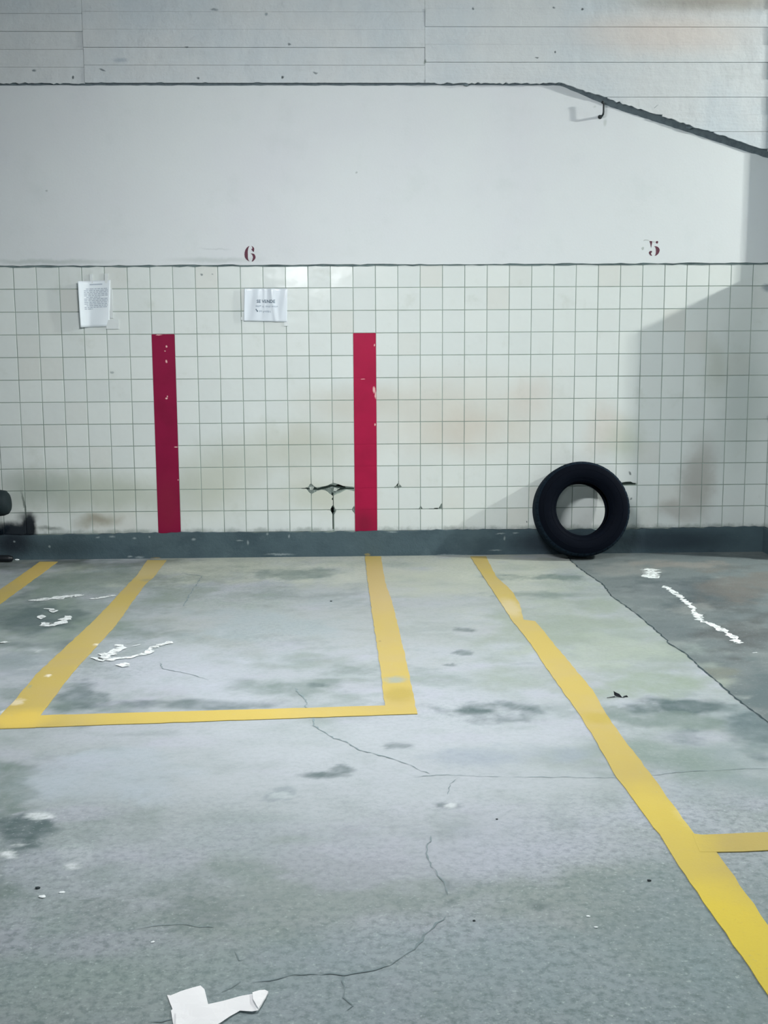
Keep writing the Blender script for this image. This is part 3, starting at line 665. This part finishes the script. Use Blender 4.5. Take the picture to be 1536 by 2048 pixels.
digit('stencilled_digit', 'dark red stencilled number 5 below the sloping haunch', 1270, 460, 21.94,
      [[(830, 715), (920, 710), (1000, 740), (1060, 800), (1085, 880), (1060, 980), (1010, 1060), (930, 1120), (850, 1135), (900, 1080), (920, 960), (915, 850), (890, 760)],
       [(640, 935), (700, 915), (750, 935), (740, 985), (700, 1010), (720, 1080), (755, 1138), (690, 1125), (630, 1060), (605, 990)],
       [(635, 480), (765, 495), (745, 600), (725, 690), (710, 785), (690, 700), (670, 600)],
       [(930, 490), (1000, 485), (1018, 530), (990, 595), (940, 595), (908, 545)]],
      [[(280, 790), (340, 740), (395, 760), (390, 830), (345, 890), (295, 850)], [(370, 460), (430, 420), (540, 425), (630, 460), (600, 475), (520, 455), (430, 460), (380, 490)], [(790, 500), (850, 495), (860, 540), (800, 560)]])

# ================================================================== things on the wall
def sheet(bm, fn, nu, nv, thick=.0006):
    g = [[bm.verts.new(fn(i / nu, j / nv)) for i in range(nu + 1)] for j in range(nv + 1)]
    for j in range(nv):
        for i in range(nu):
            bm.faces.new((g[j][i], g[j][i + 1], g[j + 1][i + 1], g[j + 1][i]))
def notice(name, corners, bulge, label, cat, mat, nu=24, nv=16):
    """corners TL,TR,BR,BL in the photo; bulge(u,v) = distance off the wall"""
    w_ = [W(*c, -.004) for c in corners]
    cen = sum(w_) / 4
    root = empty(name, (cen[0], 0, w_[2][2])); tag(root, label, cat, 'notices taped to the tiles')
    ro = np.array([cen[0], 0, w_[2][2]])
    def fn(u, v, off=0.0):
        p = (w_[0] * (1 - u) + w_[1] * u) * (1 - v) + (w_[3] * (1 - u) + w_[2] * u) * v
        return tuple(p - ro + np.array([0, -bulge(u, v) - off, 0]))
    bm = bmesh.new(); sheet(bm, fn, nu, nv); 
    o = obj('sheet', bm, mat, root, smooth=True)
    sol = o.modifiers.new('thickness', 'SOLIDIFY'); sol.thickness = .0006; sol.offset = 0
    return root, fn
def marks(fn, root, boxes, mat, name='printed_text'):
    bm = bmesh.new()
    for u0, u1, v0, v1 in boxes:
        n = max(1, int((u1 - u0) / .06))
        for i in range(n):
            a = u0 + (u1 - u0) * i / n; b = u0 + (u1 - u0) * (i + 1) / n
            q = [bm.verts.new(fn(*c, .0012)) for c in ((a, v0), (b, v0), (b, v1), (a, v1))]
            bm.faces.new(q)
    return tag(obj(name, bm, mat, root), kind='stuff')
# portrait notice, left edge curled away from the wall
def b1(u, v): return .0025 + .034 * max(0, (.32 - u) / .32) ** 1.6 * (1 - .25 * v) + .002 * math.sin(7 * u + 3 * v)
root, fn = notice('paper_notice', [(158, 563), (221, 560), (219, 653), (163, 655)], b1, 'portrait sheet of small print with a curled left edge, taped to the tiles', 'paper', M_paper)
bx = [(.34, .74, .068, .092)]
for li in range(13):
    v = .165 + li * .036
    u = .16 + (.0 if li % 5 else .06)
    end = .93 if li not in (5, 12) else (.7 if li == 5 else .42)
    while u < end:
        wl = random.uniform(.05, .14)
        bx.append((u, min(u + wl, end), v, v + .018)); u += wl + .022
marks(fn, root, bx, M_ink)
for (a, b, c, d) in ((179, 549, 186, 566), (209, 547, 217, 566), (212, 640, 238, 658), (218, 575, 226, 636)):
    p, q = W(a, b, -.0042), W(c, d, -.0042); bm = bmesh.new()
    box(bm, p[0] - root.location.x, q[0] - root.location.x, -.0052 if a > 216 else -.0072, -.0012, q[2] - root.location.z, p[2] - root.location.z)
    obj('tape', bm, M_tape, root)
# landscape notice in a wrinkled sleeve
def b2(u, v):
    return .003 + .0045 * (.5 + .5 * math.sin(20 * u + 2.2 * v + .8)) * (.4 + .6 * math.sin(math.pi * min(1, v * .9 + .1))) + .006 * max(0, (.07 - u) / .07) + .005 * math.exp(-((u - .62 - .12 * v) / .05) ** 2) + .004 * math.exp(-((u - .47) / .035) ** 2) * (1 - v)
root, fn = notice('paper_notice', [(489, 577), (575, 577), (574, 644), (488, 642)], b2, 'wrinkled landscape sheet with a short bold sale notice, taped below the number 6', 'paper', M_sleeve, 48, 20)
bx = []
for (u0, u1, v0) in ((.27, .40, .50), (.42, .46, .51), (.5, .62, .51), (.64, .78, .515), (.35, .42, .66), (.44, .62, .665)):
    u = u0
    while u < u1:
        wl = random.uniform(.012, .03); bx.append((u, min(u + wl, u1), v0 + random.uniform(0, .02), v0 + random.uniform(.04, .07))); u += wl + .008
marks(fn, root, bx, M_ink)
marks(fn, root, [(.27, .29, .62, .66), (.285, .305, .65, .69), (.3, .325, .67, .71)], M_bold, 'telephone_mark')
fc = bpy.data.curves.new('txt', 'FONT'); fc.body = 'SE VENDE'; fc.size = 1.0; fc.offset = .02; fc.resolution_u = 2
to = bpy.data.objects.new('txt', fc); C.objects.link(to)
bpy.context.view_layer.update()
tm = bpy.data.meshes.new_from_object(to.evaluated_get(bpy.context.evaluated_depsgraph_get()))
bpy.data.objects.remove(to)
xs_ = [v.co.x for v in tm.vertices]; ys_ = [v.co.y for v in tm.vertices]
for v in tm.vertices:
    u = .29 + (v.co.x - min(xs_)) / (max(xs_) - min(xs_)) * .43; vv = .44 - (v.co.y - min(ys_)) / (max(ys_) - min(ys_)) * .1
    v.co = fn(u, vv, .0012)
tm.materials.clear(); link('headline', tm, M_bold, root)
for (a, b, c, d) in ((482, 634, 491, 640), (568, 640, 577, 652)):
    p, q = W(a, b, -.0042), W(c, d, -.0042); bm = bmesh.new()
    box(bm, p[0] - root.location.x, q[0] - root.location.x, -.0052, -.0022, q[2] - root.location.z, p[2] - root.location.z)
    obj('tape', bm, M_tape, root)
# iron hook
c = W(1200, 234, -.012)
root = empty('wall_hook', (c[0], -.012, c[2])); tag(root, 'small dark iron hook in the plaster below the haunch', 'hook')
bm = bmesh.new()
tube(bm, [(0, .006, 0), (0, -.02, -.001), (.004, -.05, -.002), (.008, -.058, .006), (.010, -.060, .02), (.010, -.060, .068), (.004, -.060, .078)], [.008, .0075, .0065, .0062, .006, .0058, .005])
obj('rod', bm, M_iron, root, smooth=True)
bm = bmesh.new(); bmesh.ops.create_uvsphere(bm, u_segments=12, v_segments=8, radius=.0095, matrix=Matrix.Translation((.003, -.060, .080)))
obj('tip', bm, M_iron, root, smooth=True)
bm = bmesh.new(); lathe(bm, [(.0, -.004), (.012, -.004), (.014, .0), (.014, .004)], 16); obj('collar', bm, M_iron, root)

# ================================================================== tyre leaning on the wall
R, r_, HW = .316, .176, .095
tyre = empty('tyre', (0, 0, 0)); tag(tyre, 'black worn car tyre without a rim leaning against the tiled wall', 'tyre')
# y = -HW is the face towards the room
out = [(r_ + .004, -.070), (r_ + .012, -.080), (r_ + .03, -.088), (.225, -.097), (.255, -.0985), (.280, -.095), (.297, -.087)]
mid = [(.297, -.087), (.306, -.080), (.3115, -.070)]
bm = bmesh.new(); lathe(bm, out, 128); obj('sidewall', bm, M_rubber, tyre, smooth=True)
bm = bmesh.new(); lathe(bm, [(a, -b) for a, b in out], 128); obj('sidewall', bm, M_rubber, tyre, smooth=True)
bm = bmesh.new()
for rr, ww in ((.212, .0012), (.262, .0014), (.19, .001)):
    yy = -np.interp(rr, [o_[0] for o_ in out], [-o_[1] for o_ in out])
    lathe(bm, [(rr - .0022, yy + .002), (rr - .0015, yy - ww), (rr + .0015, yy - ww), (rr + .0022, yy + .002)], 96)
obj('sidewall_rib', bm, M_rubber, tyre, smooth=True)
prof = [(.297, -.087), (.3065, -.079), (.3125, -.068)]
for y0 in (-.045, -.015, .015, .045):
    prof += [(.3155, y0 - .0055), (.3155, y0 - .004), (.308, y0 - .003), (.308, y0 + .003), (.3155, y0 + .004), (.3155, y0 + .0055)]
prof += [(.3125, .068), (.3065, .079), (.297, .087)]
def lug(i, k): return -.004 if (k % 4 == 0 and (i in (1, 2) or i in (len(prof) - 2, len(prof) - 3))) else 0
bm = bmesh.new(); lathe(bm, prof, 192, rmod=lug); obj('tread', bm, M_tread, tyre)
bead = [(r_ + .004, -.070), (r_, -.066), (r_ - .001, -.058), (r_ + .004, -.050), (r_ + .012, -.050)]
for s in (1, -1):
    bm = bmesh.new(); lathe(bm, [(a, s * b) for a, b in bead], 128); obj('bead', bm, M_rubber, tyre, smooth=True)
inner = [(r_ + .012, -.050), (.21, -.078), (.255, -.085), (.285, -.07), (.300, -.03), (.301, 0), (.300, .03), (.285, .07), (.255, .085), (.21, .078), (r_ + .012, .050)]
bm = bmesh.new(); lathe(bm, inner, 128); obj('inner_liner', bm, M_rubber, tyre, smooth=True)
LEAN = math.radians(12.0)
cx = W(1164, 1024, -.2)[0]
# rests on the floor; its upper rear edge touches the tiles
TS = 1.018
zc = (.316 * math.cos(LEAN) + .06 * math.sin(LEAN)) * TS + .001
yc = -(.0985 * math.cos(LEAN) + .262 * math.sin(LEAN)) * TS - .004
tyre.location = (cx, yc, zc); tyre.rotation_euler = (-LEAN, 0, 0); tyre.scale = (TS,) * 3

# ================================================================== things on the floor
# torn white paper
root_p = P(400, 2035)
root = empty('paper_scrap', (root_p[0], root_p[1], .0)); tag(root, 'torn white paper strips lying crossed on the concrete in the foreground', 'paper')
def scrap(pts, z, amp, name):
    q = [P(*p) for p in pts]
    bm = bmesh.new()
    vs_ = [bm.verts.new((p[0] - root_p[0], p[1] - root_p[1], z)) for p in q]
    bm.faces.new(vs_)
    bmesh.ops.triangulate(bm, faces=bm.faces[:])
    for _ in range(4): bmesh.ops.subdivide_edges(bm, edges=[e for e in bm.edges if e.calc_length() > .012], cuts=1)
    bmesh.ops.triangulate(bm, faces=bm.faces[:])
    for v in bm.verts:
        v.co.z += amp * (.5 + .5 * math.sin(v.co.x * 60 + v.co.y * 35)) + amp * .5 * math.sin(v.co.y * 90 - v.co.x * 20) ** 2
    o = obj(name, bm, M_tissue, root)
    s = o.modifiers.new('thickness', 'SOLIDIFY'); s.thickness = .0006; s.offset = 1
scrap([(334, 1991), (341, 1992), (362, 1984), (380, 1979), (401, 1973), (409, 1980), (417, 2013), (426, 2050), (432, 2090), (360, 2094), (348, 2060), (342, 2023), (345, 2020), (340, 2007)], .0010, .0010, 'paper_strip')
scrap([(352, 2028), (417, 2012), (478, 1997), (505, 1992), (519, 1986), (530, 1985), (537, 1989), (528, 2006), (517, 2025), (504, 2027), (480, 2024), (460, 2036), (440, 2050), (400, 2075), (350, 2080)], .0028, .0014, 'paper_strip')
scrap([(505, 1992), (519, 1986), (530, 1985), (537, 1989), (528, 2006), (517, 2024), (506, 2006)], .0055, .0025, 'folded_end')
# dark leaf
c = P(1240, 1394)
leaf = empty('dry_leaf', (c[0], c[1], 0)); tag(leaf, 'small dark curled dry leaf on the floor right of the longest yellow line', 'leaf')
bm = bmesh.new()
def lp(px, py):
    d = ray(px, py); t = (c[1] - CAM[1]) / d[1]; q = CAM + d * t
    return (q[0] - c[0], max(q[2], .0005))
bpts = [lp(*p) for p in ((1228, 1383), (1233, 1386), (1239, 1388), (1243, 1393), (1248, 1395.5), (1246, 1397), (1240, 1395.5), (1234, 1393), (1229, 1391))]
prism(bm, bpts, 'y', -.008, -.004)
for v in bm.verts: v.co.y += .35 * v.co.z - .006 * math.sin(v.co.x * 90)
obj('blade', bm, M_leaf, leaf)
bm = bmesh.new(); prism(bm, [lp(*p) for p in ((1246, 1395.5), (1250, 1392), (1254, 1391), (1256, 1394), (1251, 1396), (1246, 1397))], 'y', -.004, .004)
obj('curled_tip', bm, M_leaf, leaf)
bm = bmesh.new(); tube(bm, [(lp(1229, 1391)[0], -.006, .004), (lp(1222, 1392)[0], -.01, .003), (lp(1212, 1394)[0], -.016, .0025)], [.0022, .0016, .001], 6); obj('stalk', bm, M_leaf, leaf)
# grit and flakes
def bit(px, py, size, mat, label, flat=.5):
    c = P(px, py); bm = bmesh.new()
    bmesh.ops.create_icosphere(bm, subdivisions=1, radius=size)
    for v in bm.verts:
        v.co.x *= random.uniform(.8, 1.4); v.co.y *= random.uniform(.6, 1.1); v.co.z = max(v.co.z * flat, -size * flat * .5)
    zmin = min(v.co.z for v in bm.verts)
    o = obj('grit_flake', bm, mat, None, (c[0], c[1], -zmin + .0002)); tag(o, label, 'debris', 'bits of grit on the floor')
bit(75, 1777, .007, M_dchip, 'dark grit flake near the left edge, above a white flake')
bit(85, 1794, .010, M_chip, 'white flake near the left edge of the lower floor', .25)
bit(124, 1785, .008, M_chip, 'faint white flake right of the dark flake near the left edge', .2)
bit(305, 1885, .006, M_chip, 'white flake above the torn paper', .3)
bit(1298, 1762, .006, M_dchip, 'dark grit flake beside the longest yellow line')
bit(1192, 1855, .006, M_chip, 'lower of two white flakes left of the longest yellow line', .3)
bit(1176, 1833, .005, M_chip, 'upper of two white flakes left of the longest yellow line', .3)
bit(662, 1203, .007, M_dchip, 'dark grit flake inside the bay left of the middle yellow line')
bit(994, 1639, .004, M_dchip, 'dark speck on the pale concrete in the middle of the floor')
bit(948, 1842, .004, M_dchip, 'dark speck beside the crack in the lower middle floor')

# ---- motorbike tail at the left edge
bx0 = W(20, 1008, -.30)[0]
bike = empty('motorbike', (bx0 - .55, -.34, 0)); tag(bike, 'dark motorbike almost wholly cut off by the left edge, muffler end and stand foot showing', 'motorbike')
bm = bmesh.new()
zc_ = W(10, 1004, -.30)[2]
pr = [(-.45, .035), (-.40, .06), (-.30, .078), (-.12, .086), (-.05, .086), (-.02, .078), (-.006, .060), (0, .034), (.001, .001)]
tube(bm, [(.55 + a, .04, zc_ + .1 * a) for a, b in pr], [b for a, b in pr], 20)
mf = obj('muffler', bm, M_metal, bike, smooth=True)
bm = bmesh.new(); tube(bm, [(.50, -.03, zc_ - .055), (.30, -.035, zc_ - .07), (.1, -.03, zc_ - .05)], .02, 10); obj('muffler_bracket', bm, M_plastic, bike)
whl = empty('wheel', (.05, -.06, .27)); whl.parent = bike
bm = bmesh.new(); lathe(bm, [(.19 + .055 + .055 * math.cos(t), .055 * math.sin(t)) for t in np.linspace(0, 2 * math.pi, 14)[:-1]], 48, True); obj('wheel_tyre', bm, M_rubber, whl, smooth=True)
bm = bmesh.new(); lathe(bm, [(.198, -.03), (.17, -.03), (.165, 0), (.17, .03), (.198, .03)], 48); 
for k in range(5):
    a = 2 * math.pi * k / 5; tube(bm, [(0, 0, 0), (.17 * math.sin(a), 0, .17 * math.cos(a))], .016, 6)
obj('wheel_rim', bm, M_metal, whl)
bm = bmesh.new()
n = 14
for k in range(n):
    pass
arc = [(.05 + .32 * math.cos(t), -.06, .27 + .32 * math.sin(t)) for t in np.linspace(.75, 2.6, n)]
tube(bm, arc, .03, 8); obj('mudguard', bm, M_plastic, bike, smooth=True)
bm = bmesh.new(); tube(bm, [(.05, .02, .27), (-.45, .02, .33)], .03, 8); obj('swingarm', bm, M_plastic, bike)
bm = bmesh.new(); tube(bm, [(.02, -.06, .68), (-.15, -.06, .74), (-.5, -.06, .72), (-.85, -.06, .74)], [.05, .10, .12, .06], 14); obj('seat', bm, M_plastic, bike, smooth=True)
bm = bmesh.new(); tube(bm, [(-.2, -.06, .62), (-.6, -.06, .45), (-1.1, -.06, .55), (-1.3, -.06, .85)], [.09, .13, .10, .05], 12); obj('body', bm, M_metal, bike, smooth=True)
fx = P(27, 1124)[0] - (bx0 - .55); fy = P(27, 1124)[1] + .34
bm = bmesh.new()
tube(bm, [(fx - .16, fy, .032), (fx - .10, fy, .026), (fx - .03, fy, .024), (fx - .008, fy, .022), (fx, fy, .02)], [.022, .024, .024, .018, .004], 12)
tube(bm, [(fx - .13, fy, .03), (-.2, -.02, .32)], .012, 8); obj('stand', bm, M_plastic, bike, smooth=True)
c = P(34, 1121)
bm = bmesh.new(); bmesh.ops.create_icosphere(bm, subdivisions=1, radius=.012, matrix=Matrix.Diagonal((1.6, .8, .5, 1)))
o = obj('plaster_crumb', bm, M_chip, None, (c[0], c[1], .006)); tag(o, 'white crumb beside the stand foot in the left corner', 'debris')

# ================================================================== lamps
for (loc, tilt, watt, colr, label) in LAMPS:
    root = empty('ceiling_lamp', loc); tag(root, label, 'lamp', 'fluorescent ceiling battens')
    rt = (math.radians(tilt), 0, 0)
    bm = bmesh.new(); box(bm, -.62, .62, -.07, .07, .04, .10); obj('housing', bm, M_enamel, root).rotation_euler = rt
    for s in (-1, 1):
        bm = bmesh.new(); tube(bm, [(-.58, s * .04, .02), (.58, s * .04, .02)], .013, 10); obj('tube', bm, M_tube, root, smooth=True).rotation_euler = rt
        bm = bmesh.new(); tube(bm, [(s * .5, 0, .07), (s * .5, 0, ZC - loc[2])], .008, 6); obj('hanger', bm, M_enamel, root)
    ld = bpy.data.lights.new('lamp_light', 'AREA'); ld.shape = 'RECTANGLE'; ld.size = 1.1; ld.size_y = .10
    ld.energy = watt; ld.color = colr
    lo_ = bpy.data.objects.new('lamp_light', ld); C.objects.link(lo_); lo_.parent = root; lo_.rotation_euler = rt
loc, watt, colr = BULB
root = empty('globe_lamp', loc); tag(root, 'round globe lamp hanging beyond the pillar at the right', 'lamp')
bm = bmesh.new(); bmesh.ops.create_uvsphere(bm, u_segments=20, v_segments=12, radius=.055); obj('globe', bm, M_tube, root, smooth=True)
bm = bmesh.new(); lathe(bm, [(.001, 0), (.05, 0), (.05, .05), (.001, .05)], 16); o = obj('cap', bm, M_enamel, root, (0, 0, .055)); o.rotation_euler = (math.pi / 2, 0, 0)
bm = bmesh.new(); tube(bm, [(0, 0, .1), (0, 0, ZC - loc[2])], .006, 6); obj('cord', bm, M_enamel, root)
ld = bpy.data.lights.new('lamp_light', 'POINT'); ld.shadow_soft_size = .065; ld.energy = watt; ld.color = colr
lo_ = bpy.data.objects.new('lamp_light', ld); C.objects.link(lo_); lo_.parent = root
